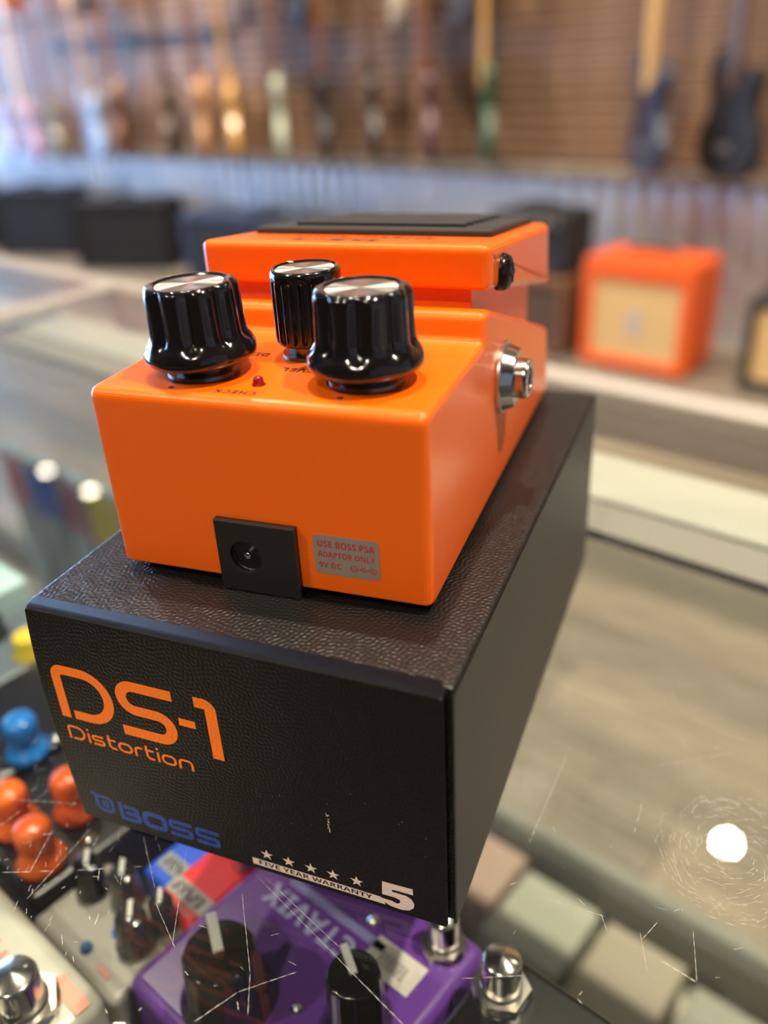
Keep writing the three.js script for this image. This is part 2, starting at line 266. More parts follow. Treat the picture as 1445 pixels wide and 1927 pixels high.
// ---------------------------------------------------------------- the black box
const PHI = 0.3316, BW = 0.0928, BH = 0.0609, BD = 0.1491;
{
  const worm = wormField(34, 44);
  const grainTex = dataTex(1024, (u, v) => { const w = worm(u, v), s = 0.5 + 0.5 * Math.tanh(1.6 * w); return [s, s, s]; }, false, 0.036);
  const card = phys([0.0065, 0.0058, 0.0054], 0.38, { bumpMap: grainTex, bumpScale: 0.00008 });
  // print of the end flap
  const cv = document.createElement('canvas'); cv.width = 2048; cv.height = 1344;
  const k = cv.width / (BW * 1000), x = cv.getContext('2d');
  const PX = (mm) => mm * k, PY = (mm) => cv.height - mm / (BH * 1000) * cv.height;
  x.fillStyle = 'rgb(19,17,16)'; x.fillRect(0, 0, cv.width, cv.height);
  const stroke = (w, col, pts) => { // rounded polyline: [x,y,radius]
    x.strokeStyle = col; x.lineWidth = w * k; x.lineCap = 'butt'; x.lineJoin = 'miter'; x.beginPath();
    pts.forEach(([a, b, r], i) => { if (i === 0) x.moveTo(PX(a), PY(b)); else if (r) x.arcTo(PX(a), PY(b), PX(pts[i + 1][0]), PY(pts[i + 1][1]), r * k); else x.lineTo(PX(a), PY(b)); });
    x.stroke();
  };
  const OR = 'rgb(255,122,0)';
  stroke(2.5, OR, [[3.9, 31.7], [3.9, 45.2, 2.0], [10.5, 45.2, 0], [16.7, 45.2, 6.0], [16.7, 33.0, 6.0], [10, 33.0, 0], [6.3, 33.0]]);
  stroke(2.7, OR, [[33.6, 45.2], [26, 45.2, 0], [20.6, 45.2, 3.2], [20.6, 38.75, 3.2], [26.0, 38.75, 0], [32.0, 38.75, 3.1], [32.0, 32.5, 3.1], [26, 32.5, 0], [19.2, 32.5]]);
  x.fillStyle = OR; x.fillRect(PX(34.3), PY(39.9), PX(4.0), k * 2.0);
  stroke(2.7, OR, [[38.9, 45.35], [42.6, 45.35, 1.5], [42.6, 40, 0], [42.6, 30.9]]);
  { // "Distortion" in thin rounded strokes
    const w = 0.62, b = 25.6, h = 2.3;
    let cx = 3.3;
    const D = () => { stroke(w, OR, [[cx, b - 0.3], [cx, b + 3.4, 0.6], [cx + 2.4, b + 3.4, 0], [cx + 4, b + 3.4, 1.7], [cx + 4, b, 1.7], [cx + 2.4, b, 0], [cx + 0.8, b]]); cx += 5.0; };
    const i_ = () => { stroke(w, OR, [[cx + 0.3, b - 0.3], [cx + 0.3, b + h + 0.3]]); stroke(w, OR, [[cx + 0.3, b + 3.2], [cx + 0.3, b + 3.8]]); cx += 1.4; };
    const s_ = () => { stroke(w, OR, [[cx + 2.9, b + h], [cx + 0.9, b + h, 0], [cx, b + h, 0.55], [cx, b + h / 2, 0.55], [cx + 1.2, b + h / 2, 0], [cx + 2.8, b + h / 2, 0.55], [cx + 2.8, b, 0.55], [cx + 1.6, b, 0], [cx, b]]); cx += 3.9; };
    const t_ = () => { stroke(w, OR, [[cx + 0.5, b + 3.6], [cx + 0.5, b, 0.9], [cx + 1.6, b, 0], [cx + 2.3, b]]); stroke(w, OR, [[cx, b + h], [cx + 2.3, b + h]]); cx += 3.1; };
    const o_ = () => { stroke(w, OR, [[cx + 1.6, b + h], [cx + 3.2, b + h, 1.1], [cx + 3.2, b, 1.1], [cx + 1.6, b, 0], [cx, b, 1.1], [cx, b + h, 1.1], [cx + 1.65, b + h]]); cx += 4.3; };
    const r_ = () => { stroke(w, OR, [[cx, b - 0.3], [cx, b + h, 0.9], [cx + 1.2, b + h, 0], [cx + 1.9, b + h]]); cx += 2.5; };
    const n_ = () => { stroke(w, OR, [[cx, b - 0.3], [cx, b + h, 1.0], [cx + 1.6, b + h, 0], [cx + 3.1, b + h, 1.0], [cx + 3.1, b, 0], [cx + 3.1, b - 0.3]]); cx += 4; };
    D(); i_(); s_(); t_(); o_(); r_(); t_(); i_(); o_(); n_();
  }
  { // blue wide logo
    const B = 'rgb(30,66,150)', y0 = 3.4, y1 = 7.3, ym = (y0 + y1) / 2, w = 1.15;
    stroke(0.9, B, [[6.0, 8.4], [9.9, 8.4, 1.4], [9.9, 4.0, 1.4], [7.9, 4.0, 0], [5.6, 4.0, 1.4], [5.6, 8.8, 0.6], [4.3, 8.8]]);
    stroke(0.7, B, [[7.4, 6.9], [8.6, 6.9], [8.6, 5.4], [7.4, 5.4], [7.4, 6.9]]);
    let cx = 11.8;
    stroke(w, B, [[cx + 0.5, y1 + 1.1], [cx + 0.5, y0]]); stroke(w, B, [[cx + 1.5, y1], [cx + 5, y1, 0.8], [cx + 5, ym, 0.5], [cx + 1.8, ym]]); stroke(w, B, [[cx + 1.8, ym], [cx + 5.3, ym, 0.6], [cx + 5.3, y0, 0.8], [cx, y0]]); cx += 7.1;
    stroke(w + 0.25, B, [[cx + 2.8, y1], [cx + 5.3, y1, 1.2], [cx + 5.3, y0, 1.2], [cx + 2.8, y0, 0], [cx, y0, 1.2], [cx, y1, 1.2], [cx + 2.9, y1]]); cx += 7.0;
    for (let q = 0; q < 2; q++) { stroke(w, B, [[cx + 5.7, y1], [cx + 2, y1, 0], [cx, y1, 0.7], [cx, ym, 0.7], [cx + 2, ym, 0], [cx + 5.2, ym, 0.7], [cx + 5.2, y0, 0.7], [cx + 3, y0, 0], [cx - 0.4, y0]]); cx += 7.0; }
  }
  { // stars, bar and figure
    const Wt = 'rgb(214,196,186)'; x.fillStyle = Wt;
    for (const [sx, sy] of [[50.5, 5.7], [55.8, 5.6], [61.1, 5.7], [66.3, 5.8], [71.7, 6.0]]) {
      x.beginPath(); for (let i = 0; i < 10; i++) { const a = Math.PI / 2 + i * Math.PI / 5, r = i % 2 ? 0.62 : 1.6; x[i ? 'lineTo' : 'moveTo'](PX(sx + r * Math.cos(a)), PY(sy + r * Math.sin(a))); } x.fill();
    }
    x.beginPath(); x.moveTo(PX(46.6), PY(3.5)); x.lineTo(PX(46.6), PY(1.5)); x.lineTo(PX(78), PY(1.5)); x.lineTo(PX(77), PY(3.5)); x.fill();
    x.fillStyle = 'rgb(19,17,16)'; x.font = `bold ${Math.round(1.75 * k)}px sans-serif`; x.textBaseline = 'middle'; x.textAlign = 'center';
    x.save(); x.translate(PX(61.5), PY(2.5)); const tw = x.measureText('FIVE YEAR WARRANTY').width || 1; x.scale(27 * k / tw, 1); x.fillText('FIVE YEAR WARRANTY', 0, 0); x.restore();
    x.fillStyle = Wt; x.beginPath();
    [[77.5, 8.5], [84.2, 8.8], [84.2, 7.0], [79.6, 6.8], [79.6, 6.2], [82.6, 6.2], [83.8, 5.6], [84.4, 4.4], [84.2, 3.0], [83.2, 1.9], [81.6, 1.4], [79.2, 1.5], [77.7, 2.2], [76.4, 3.3], [79.4, 3.3], [80.6, 2.9], [81.3, 3.5], [81.2, 4.3], [80.2, 4.6], [77.3, 4.5]].forEach(([a, b], i) => x[i ? 'lineTo' : 'moveTo'](PX(a), PY(b)));
    x.fill();
    for (let i = 0; i < 26; i++) { const t = rnd(); x.fillRect(PX(66.4 + rr(-0.5, 0.45) * (1 - 0.7 * t)), PY(24 - 5.2 * t), k * rr(0.08, 0.34), k * rr(0.1, 0.5)); }
    for (let i = 0; i < 14; i++) x.fillRect(PX(rr(45, 90)), PY(rr(15, 50)), k * 0.16, k * 0.12);
  }
  const print = new THREE.CanvasTexture(cv); print.colorSpace = THREE.SRGBColorSpace; print.magFilter = THREE.LinearFilter; print.repeat.set(1 / BW, 1 / BH); print.anisotropy = 8;
  const printed = phys(0xffffff, 0.42, { map: print, bumpMap: grainTex, bumpScale: 0.00007, specularIntensity: 0.45 });

  const b = thing('pedal_box', 'black textured cardboard box with orange DS-1 print under the orange pedal', 'box', [0, GLASS + 0.0001, 0], PHI);
  const outline = (x0, x1, y0, y1, bulge, r) => {   // left side swells a little
    const s = new THREE.Shape(); s.moveTo(x0 + r, y0); s.lineTo(x1 - r, y0); s.quadraticCurveTo(x1, y0, x1, y0 + r); s.lineTo(x1, y1 - r); s.quadraticCurveTo(x1, y1, x1 - r, y1);
    s.lineTo(x0 + r, y1); s.quadraticCurveTo(x0, y1, x0 - 0.0001, y1 - r);
    for (let i = 1; i < 14; i++) { const t = i / 14; s.lineTo(x0 - bulge * Math.sin(Math.PI * Math.pow(t, 0.8)), y1 - r - (y1 - y0 - 2 * r) * t); }
    s.lineTo(x0, y0 + r); s.quadraticCurveTo(x0, y0, x0 + r, y0); return s;
  };
  const sleeve = extrude(outline(0, BW, 0, BH, 0.0017, 0.0012), BD - 0.0022, 0.0006, 2);
  mesh('sleeve', sleeve.translate(0, 0, -BD), card, b);
  const flapShape = outline(0.0004, BW - 0.0014, -0.0000, BH - 0.0009, 0.0016, 0.0009);
  mesh('end_flap', extrude(flapShape, 0.0012, 0.0004, 2).translate(0, 0, -0.0012), printed, b).userData.label = 'front flap printed with orange, blue and white lettering';
  mesh('side_panel', rbox(0.0007, BH - 0.0014, BD - 0.0008, 0.0003, BW - 0.00005, BH / 2, -BD / 2 - 0.0006, 1), card, b);
  mesh('top_fold', rbox(BW - 0.0018, 0.0024, 0.0046, 0.00115, BW / 2 - 0.0006, BH - 0.00118, -0.00235, 4), card, b);
}

// ---------------------------------------------------------------- the orange pedal
function knobGeo(rows, n, seg = 144) {    // rows of [height, radius, flute depth]
  const pos = [], idx = [];
  rows.forEach(([y, r, a]) => { for (let i = 0; i < seg; i++) { const t = i / seg * Math.PI * 2, q = r - a * (1 - Math.pow(Math.abs(Math.sin(n * t / 2)), 0.75)); pos.push(q * Math.cos(t), y, q * Math.sin(t)); } });
  for (let j = 0; j + 1 < rows.length; j++) for (let i = 0; i < seg; i++) { const a = j * seg + i, b = j * seg + (i + 1) % seg, c = a + seg, d = b + seg; idx.push(a, c, b, b, c, d); }
  const g = new THREE.BufferGeometry(); g.setAttribute('position', new THREE.Float32BufferAttribute(pos, 3)); g.setIndex(idx);
  const f = g.toNonIndexed(); f.computeVertexNormals(); g.computeVertexNormals(); return g;
}
function spunDisc(r, dome = 0) {
  const g = new THREE.RingGeometry(r * 0.01, r, 72, 6), p = g.attributes.position, uv = g.attributes.uv;
  for (let i = 0; i < p.count; i++) uv.setXY(i, (i % 73) / 72, Math.hypot(p.getX(i), p.getY(i)) / r);
  g.rotateX(-Math.PI / 2); return g;
}
const mm = (g) => g.scale(0.001, 0.001, 0.001);
const PEDAL = [0.0057826, GLASS + 0.0001 + BH + 0.00205, -0.0217907];
{
  const p = thing('effects_pedal', 'orange guitar effects pedal with three black knobs, standing on the black box', 'effects pedal', PEDAL, PHI + 0.03644);
  // side profiles are drawn in (depth, height); then turned so that depth runs away from the viewer and width along x
  const across = (shape, w, bevel, a0, seg = 4) => mm(extrude(shape, w, bevel, seg, 8).rotateY(Math.PI / 2).translate(a0, 0, 0));
  const bodyS = roundedShape([[0, 0, 0.6], [125, 0, 0.6], [122, 20, 2.2], [46.5, 45.6, 1.6], [42.4, 45.6, 2.0], [41.2, 39.6, 1.6], [0, 39.6, 2.6]]);
  mesh('body', across(bodyS, 70, 1.6, 0), M.orange, p);
  mesh('inner_body', across(roundedShape([[52, 20, 0.5], [118, 8, 0.5], [118, 46, 0.5], [52, 54, 0.5]]), 59, 0.5, 5.5), M.orange, p);
  const tre = mesh('treadle', across(roundedShape([[48, 49, 1.5], [60, 46.6, 0.5], [122.8, 32.6, 1.2], [119.8, 50.2, 2.2], [48, 58.4, 2.2]]), 69, 2.0, 0.7), M.orange, p);
  const slope = Math.atan2(58.4 - 50.2, 119.8 - 48);
  const onTreadle = (a, b, lift) => [a / 1000, (58.4 - (b - 48) * Math.tan(slope) + lift) / 1000, -b / 1000];
  const pad = mesh('rubber_pad', mm(rbox(60, 2.2, 50, 0.8)), M.rubber, tre); pad.position.set(...onTreadle(35.2, 92.5, 0.6)); pad.rotation.x = -slope;
  for (let i = 0; i < 7; i++) { const r = mesh('pad_ridge', mm(rbox(44, 1.2, 2.6, 0.5)), M.rubber, tre); r.position.set(...onTreadle(35.2, 76 + i * 6, 2.1)); r.rotation.x = -slope; }
  const ink = mat([0.05, 0.012, 0.004], 0.5);
  const flat = (s, size, a, b, parent, lift, f = font, st = 1, rot = Math.PI) => { const m = mesh('lettering', textGeo(s, size, 0.06, f, st).scale(0.001, 0.001, 0.001).rotateX(-Math.PI / 2).rotateY(rot), ink, parent); m.position.set(a / 1000, lift / 1000, -b / 1000); return m; };
  { const m = flat('Distortion', 4.2, 36, 61.5, tre, 0, fontR, 1.35); m.position.set(...onTreadle(36, 61.5, 0)); m.rotation.x = -slope; }
  { const m = flat('DS-1', 5.2, 33, 54, tre, 0, font, 1.5); m.position.set(...onTreadle(32, 54.6, 0)); m.rotation.x = -slope; }
  for (const [a, s] of [[69.6, 1], [0.8, -1]]) {
    const bolt = mesh('side_bolt', mm(merge(new THREE.LatheGeometry([V2(0.01, 2.4), V2(2.2, 2.4), V2(3.5, 1.8), V2(4.1, 0.6), V2(4.1, -1)], 36))).rotateZ(-s * Math.PI / 2), M.boltBlack, tre);
    bolt.position.set(a / 1000, 0.0505, -0.059);
    mesh('screw_cross', mm(merge(box(0.9, 0.3, 4.2, 0, 2.42, 0), box(4.2, 0.3, 0.9, 0, 2.42, 0))).rotateZ(-s * Math.PI / 2), M.dark, bolt);
  }
  // knobs
  const skirted = [[0, 6.4, 0], [0, 10.4, 0], [0.5, 11.1, 0], [1.6, 11.3, 0], [2.6, 11.0, 0], [3.4, 10.6, 0.3], [4.0, 10.2, 0.75], [4.7, 9.85, 1.1], [5.4, 9.7, 1.3], [6.4, 9.65, 1.35], [10, 9.5, 1.35], [13.4, 9.4, 1.3], [14.2, 9.2, 1.1], [14.8, 8.7, 0.6], [15, 7.9, 0.1], [14.9, 7.1, 0], [14.5, 6.9, 0], [14.5, 0.05, 0]].map(([y, r, a]) => [y / 1000, r / 1000, a / 1000]);
  const straight = [[0, 5.6, 0], [0, 6.9, 0], [0.4, 7.15, 0.1], [0.9, 7.3, 0.45], [1.6, 7.35, 0.55], [12.2, 7.25, 0.55], [12.8, 7.2, 0.5], [13.0, 7.2, 0.0], [14.2, 7.2, 0], [14.8, 6.9, 0], [15, 6.5, 0], [14.6, 6.2, 0], [14.5, 0.05, 0]].map(([y, r, a]) => [y / 1000, r / 1000, a / 1000]);
  const nutDark = mat([0.20, 0.18, 0.16], 0.3, { metalness: 0.9 });
  const kA = knobGeo(skirted, 9), kB = knobGeo(straight, 18);
  const sockA = mm(merge(cyl(7.2, 7.4, 0.8, 0, 0.4, 0, 40), cyl(5.6, 5.6, 2.4, 0, 1.8, 0, 6)));
  for (const [a, b, g, disc, turn, tilt] of [[18.8, 13.6, kA, 6.7, 0.25, 0.03], [53.4, 15, kA, 6.7, 0.05, 0], [36.2, 28.5, kB, 6.0, 0.1, 0.01]]) {
    const k = mesh('knob', g, M.blackGloss, p); k.position.set(a / 1000, 0.0426, -b / 1000); k.rotation.set(0, turn, tilt);
    const d = mesh('metal_disc', mm(spunDisc(disc)), M.spun, k); d.position.y = 0.0147;
    const s = mesh('knob_nut', sockA, nutDark, p); s.position.set(a / 1000, 0.0395, -b / 1000); s.userData.label = 'metal nut under a knob'; if (g === kB) s.scale.set(0.86, 1, 0.86);
    const w = mesh('pointer_mark', mm(box(0.9, 0.1, 1.3)), M.whitePaint, k); w.position.set(-0.0055, 0.01485, -0.0056); w.rotation.y = 0.8; if (g === kB) w.position.set(-0.0046, 0.0149, -0.0046);
  }
  const led = mesh('indicator_light', mm(new THREE.LatheGeometry([V2(1.9, 0), V2(1.8, 0.4), V2(1.5, 0.5), V2(1.5, 1.2), V2(1.3, 1.9), V2(0.8, 2.4), V2(0.01, 2.6)], 24)), phys([0.22, 0.004, 0.003], 0.1), p);
  led.position.set(0.0337, 0.0396, -0.0083); led.scale.setScalar(0.72); led.userData.label = 'small red indicator';
  flat('CHECK', 1.75, 31, 3.6, p, 39.62, font, 1.15);
  flat('LEVEL', 1.9, 38.5, 17.6, p, 39.62, font, 1.2); flat('DIST', 1.9, 24.2, 25.5, p, 39.62, font, 1.2); flat('TONE', 1.9, 56, 27.5, p, 39.62, font, 1.2);
  for (const [a, b] of [[17.3, 3.4], [51.9, 4.9]]) { const d = mesh('scale_dot', mm(cyl(0.6, 0.6, 0.06, 0, 0.03, 0, 16)), ink, p); d.position.set(a / 1000, 0.0396, -b / 1000); }
  // output jack on the right side
  const j = mesh('jack_washer', mm(cyl(8.6, 8.6, 1.0, 0, 0.5, 0, 48)), M.nickel, p); j.position.set(0.07, 0.026, -0.0595); j.rotation.z = -Math.PI / 2;
  mesh('hex_nut', mm(new THREE.CylinderGeometry(7.0, 7.9, 2.6, 6).translate(0, 2.3, 0)), M.chrome, j);
  const ring = [V2(4.6, 1), V2(4.75, 3.2)]; for (let i = 0; i < 5; i++) ring.push(V2(4.75, 3.4 + i * 0.55), V2(4.4, 3.65 + i * 0.55)); ring.push(V2(4.6, 6.3), V2(4.2, 6.7), V2(3.4, 6.7), V2(3.2, 6.2), V2(3.2, 1));
  mesh('threaded_barrel', mm(new THREE.LatheGeometry(ring, 40)), M.chrome, j);
  mesh('jack_hole', mm(cyl(3.2, 3.2, 0.5, 0, 1.4, 0, 32)), M.dark, j);
  // power socket on the near face
  const plate = new THREE.Shape(); plate.moveTo(25, -2.0); plate.lineTo(42.7, -2.0); plate.lineTo(42.7, 14.2); plate.lineTo(25, 14.2); plate.closePath();
  const hole = new THREE.Path(); hole.absarc(31.4, 6.4, 3.5, 0, Math.PI * 2, true); plate.holes.push(hole);
  const soc = mesh('power_socket', mm(new THREE.ExtrudeGeometry(plate, { depth: 1.4, bevelEnabled: true, bevelSize: 0.25, bevelThickness: 0.25, bevelOffset: -0.25, bevelSegments: 2, curveSegments: 28 }).translate(0, 0, 0)), mat([0.011, 0.01, 0.0095], 0.45), p);
  soc.position.z = 0.0; soc.userData.label = 'square black power socket';
  mesh('socket_well', mm(merge(new THREE.LatheGeometry([V2(3.5, 1.2), V2(3.5, 0.02), V2(0.01, 0.02)], 36).rotateX(Math.PI / 2).translate(31.4, 6.4, 0))), mat([0.004, 0.0035, 0.003], 0.35, { side: THREE.DoubleSide }), soc);
  mesh('centre_pin', mm(new THREE.LatheGeometry([V2(0.8, 0), V2(0.8, 1.1), V2(0.6, 1.4), V2(0.01, 1.5)], 20).rotateX(Math.PI / 2).translate(31.6, 6.5, 0)), M.chrome, soc);
  { // silver sticker
    const c2 = document.createElement('canvas'); c2.width = 768; c2.height = 512; const q = c2.getContext('2d');
    q.fillStyle = 'rgb(150,140,132)'; q.fillRect(0, 0, 768, 512); q.fillStyle = 'rgb(186,44,26)'; q.textAlign = 'center'; q.textBaseline = 'middle';
    const row = (s, px, y, w) => { q.font = `bold ${px}px sans-serif`; q.save(); q.translate(384, y); const m = q.measureText(s).width || 1; q.scale(w / m, 1); q.fillText(s, 0, 0); q.restore(); };
    row('USE BOSS PSA', 118, 112, 670); row('ADAPTOR ONLY', 100, 250, 670);
    q.font = 'bold 98px sans-serif'; q.textAlign = 'left'; q.fillText('9V DC', 52, 392);
    q.strokeStyle = 'rgb(186,44,26)'; q.lineWidth = 11;
    for (const cx of [470, 580, 690]) { q.beginPath(); q.arc(cx, 394, cx === 580 ? 26 : 36, 0, 6.2832); q.stroke(); }
    q.beginPath(); q.moveTo(506, 394); q.lineTo(554, 394); q.moveTo(606, 394); q.lineTo(654, 394); q.moveTo(450, 394); q.lineTo(490, 394); q.moveTo(672, 394); q.lineTo(708, 394); q.moveTo(690, 376); q.lineTo(690, 412); q.stroke();
    q.fillStyle = 'rgb(186,44,26)'; q.beginPath(); q.arc(580, 394, 9, 0, 6.2832); q.fill();
    const tx = new THREE.CanvasTexture(c2); tx.colorSpace = THREE.SRGBColorSpace; tx.magFilter = THREE.LinearFilter; tx.repeat.set(1 / 0.0137, 1 / 0.0088); tx.offset.set(-0.0459 / 0.0137, -0.0043 / 0.0088);
    const st = mesh('sticker', mm(extrude(roundedShape([[45.9, 4.3, 1], [59.6, 4.3, 1], [59.6, 13.1, 1], [45.9, 13.1, 1]]), 0.1)), mat(0xffffff, 0.4, { map: tx, metalness: 0.25 }), p);
    const u = st.geometry.attributes.uv, pp = st.geometry.attributes.position; for (let i = 0; i < u.count; i++) u.setXY(i, pp.getX(i), pp.getY(i));
    st.userData.label = 'silver sticker with red print';
  }
  mesh('rubber_base', mm(rbox(64, 2.0, 119, 0.5, 35, -1.0, -62.5)), M.rubber, p);
}

// ---------------------------------------------------------------- pedals on the shelf under the glass
const SHELF = 0.845;
const shelfKnob = (r, h) => knobGeo([[0, 0.3 * r, 0], [0, r, 0], [0.15 * h, r * 1.02, 0], [0.3 * h, r * 0.86, 0.05 * r], [0.92 * h, r * 0.8, 0.05 * r], [h, r * 0.72, 0], [h, 0.01 * r, 0]], 12, 48);
const cappedKnob = (r, h) => knobGeo([[0, 0.3 * r, 0], [0, r * 1.2, 0], [0.14 * h, r * 1.25, 0], [0.24 * h, r * 1.05, 0], [0.32 * h, r * 0.72, 0], [0.46 * h, r * 0.70, 0], [0.54 * h, r * 0.95, 0], [0.86 * h, r * 0.95, 0], [0.97 * h, r * 0.8, 0], [h, r * 0.5, 0], [h, 0.01 * r, 0]], 12, 40);
function stompBox(label, w, h, d, pos, color, o = {}) {
  const t = thing('shelf_pedal', label, 'effects pedal', [pos[0], SHELF, pos[1]], o.turn || 0);
  mesh('enclosure', rbox(w, h, d, o.r || 0.003, 0, h / 2, 0, 3), phys(color, o.rough ?? 0.4, { clearcoat: 0.15, clearcoatRoughness: 0.2 }), t);
  for (const [x, z, r, kh, col, point] of o.knobs || []) {
    const k = mesh('knob', o.capped ? cappedKnob(r, kh) : shelfKnob(r, kh), col || M.blackGloss, t); k.position.set(x, h, z);
    if (point !== undefined) { const m = mesh('pointer', box(r * 0.22, r * 0.1, r * 0.95, 0, 0, -r * 0.42).rotateY(point), M.whitePaint, k); m.position.y = kh + r * 0.02; }
  }
  for (const [x, z, r = 0.0055] of o.switches || []) {
    const n = mesh('footswitch', new THREE.LatheGeometry([V2(r * 1.5, 0), V2(r * 1.5, 0.0015), V2(r * 1.1, 0.003), V2(r, 0.004), V2(r, 0.012), V2(r * 0.9, 0.0135), V2(0.0001, 0.0145)], 28), M.chrome, t); n.position.set(x, h, z);
    mesh('hex_nut', new THREE.CylinderGeometry(r * 1.55, r * 1.6, 0.003, 6).translate(0, 0.0015, 0), M.nickel, n);
  }
  for (const [x, z, r = 0.0016] of o.screws || []) { const s = mesh('screw', new THREE.LatheGeometry([V2(r, 0), V2(r * 0.9, r * 0.6), V2(0.0001, r)], 16), M.chrome, t); s.position.set(x, h, z); }
  for (const [x, z, col] of o.leds || []) { const s = mesh('indicator_light', new THREE.LatheGeometry([V2(0.0018, 0), V2(0.0016, 0.0014), V2(0.0001, 0.002)], 14), phys(col, 0.15), t); s.position.set(x, h, z); }
  return t;
}
const print3 = (t, s, size, x, z, y, color, rot, stretch = 1, f = font) => { const m = mesh('lettering', textGeo(s, size, 0.00008, f, stretch).rotateX(-Math.PI / 2).rotateY(rot), mat(color, 0.5), t); m.position.set(x, y, z); return m; };
const patch = (t, name, w, d, x, z, y, color, turn = 0) => { const m = mesh(name, rbox(w, 0.0003, d, 0.00012, 0, 0, 0, 1), mat(color, 0.5), t); m.position.set(x, y + 0.00015, z); m.rotation.y = turn; return m; };
{
  const purple = stompBox('bright purple pedal with big black knobs under the glass below the box', 0.070, 0.050, 0.067, [0.0388, -0.030], [0.14, 0.045, 0.31], { r: 0.0035, rough: 0.3,
    knobs: [[-0.0085, 0.020, 0.0118, 0.020, M.blackGloss, 1.05], [0.0215, 0.0035, 0.0085, 0.020, M.blackGloss, 1.05], [0.0245, 0.024, 0.0085, 0.016, M.blackGloss, 1.05]], screws: [[0.006, -0.020, 0.002], [0.007, 0.011, 0.0016]], switches: [[0.026, -0.026, 0.004]] });
  print3(purple, 'OCTAVIX', 0.0068, -0.005, -0.009, 0.0501, [0.42, 0.42, 0.72], Math.PI, 1.0); patch(purple, 'underline', 0.036, 0.0026, -0.004, -0.0155, 0.05, [0.30, 0.28, 0.62]);
  const price = patch(purple, 'price_sticker', 0.0165, 0.0095, 0.0185, -0.0135, 0.05, [0.62, 0.57, 0.52]); price.userData.label = 'white price sticker';
  for (let i = 0; i < 6; i++) patch(purple, 'sticker_mark', 0.0012, 0.004, 0.0145 + i * 0.0016, -0.013, 0.0503, [0.40, 0.36, 0.34]);
  stompBox('black pedal with a chrome footswitch, right of the purple pedal under the glass', 0.060, 0.055, 0.068, [0.1078, -0.030], [0.003, 0.003, 0.003], { rough: 0.3, switches: [[-0.0225, -0.0225, 0.0048]], screws: [[0.024, 0.02], [-0.01, 0.012]] });
  const cream = stompBox('cream pedal with faded red script and chrome footswitch at the near left', 0.100, 0.060, 0.062, [-0.0385, 0.043], [0.44, 0.425, 0.365], { r: 0.004, switches: [[0.037, -0.0165, 0.0058], [0.044, -0.006, 0.0045]], rough: 0.3 });
  { // faded red script, too blurred to read: one looping pen stroke
    const pts = []; for (let i = 0; i <= 60; i++) { const t = i / 60; pts.push(new THREE.Vector3(-0.002 + 0.028 * t + 0.0012 * Math.sin(38 * t), 0.0601, -0.0215 + 0.0016 * Math.cos(38 * t) * (1.2 - 0.6 * t) + 0.0016 * t)); }
    mesh('red_script', new THREE.TubeGeometry(new THREE.CatmullRomCurve3(pts), 160, 0.00035, 5).scale(1, 0.15, 1).translate(0, 0.0601 * 0.85, 0), mat([0.55, 0.16, 0.11], 0.5), cream);
  }
  patch(cream, 'red_badge', 0.0125, 0.0042, 0.0425, -0.0255, 0.06, [0.72, 0.32, 0.24]).userData.label = 'small faded red badge';
  for (let i = 0; i < 5; i++) patch(cream, 'grey_mark', 0.009, 0.0007, 0.008, -0.0125 + i * 0.0014, 0.06, [0.42, 0.40, 0.34]);
  const white = stompBox('pale grey pedal with black white-lined knobs between cream and purple pedals', 0.042, 0.045, 0.027, [-0.0165, -0.0045], [0.31, 0.285, 0.25], { r: 0.0025,
    knobs: [[-0.0145, -0.004, 0.0052, 0.012, M.blackGloss, 0.9], [-0.003, -0.0085, 0.0052, 0.012, M.blackGloss, 0.9], [0.011, -0.0015, 0.0056, 0.012, M.blackGloss, 0.9], [0.012, -0.0105, 0.0045, 0.010, M.blackGloss, 0.9]], leds: [[0.004, 0.000, [0.02, 0.10, 0.5]], [0.004, -0.004, [0.45, 0.03, 0.03]], [0.001, 0.0085, [0.05, 0.12, 0.3]]] });
  patch(white, 'red_mark', 0.005, 0.0018, 0.011, 0.0095, 0.045, [0.6, 0.25, 0.2]);
  const blue = stompBox('vivid blue pedal with grey banner beside the red pedal under the glass', 0.019, 0.046, 0.034, [-0.0158, -0.0385], [0.0, 0.09, 0.72], { r: 0.002 });
  patch(blue, 'grey_banner', 0.016, 0.0058, 0.0006, 0.010, 0.046, [0.30, 0.31, 0.33]);
  for (let i = 0; i < 5; i++) patch(blue, 'banner_mark', 0.0012, 0.0036, -0.0046 + i * 0.0026, 0.010, 0.0463, [0.05, 0.05, 0.05], 0.4 * (i % 3 - 1));
  const red = stompBox('vivid red pedal with grey banner beside the purple pedal under the glass', 0.0175, 0.047, 0.040, [0.0036 - 0.0085, -0.0385 + 0.001], [0.78, 0.004, 0.022], { r: 0.002, knobs: [[0.0045, -0.004, 0.0034, 0.008, M.nickel]] });
  red.position.x = 0.0035 - 0.0085;
  patch(red, 'grey_banner', 0.0165, 0.0058, 0.0, 0.013, 0.047, [0.40, 0.36, 0.35]);
  for (let i = 0; i < 5; i++) patch(red, 'banner_mark', 0.0012, 0.0036, -0.0055 + i * 0.0026, 0.013, 0.0473, [0.06, 0.05, 0.05], 0.4 * (i % 3 - 1));
  const orangeKnob = phys([0.80, 0.13, 0.01], 0.22, { clearcoat: 0.5 }), blueKnob = phys([0.01, 0.16, 0.55], 0.22, { clearcoat: 0.5 }), yellow = phys([0.72, 0.55, 0.03], 0.4);
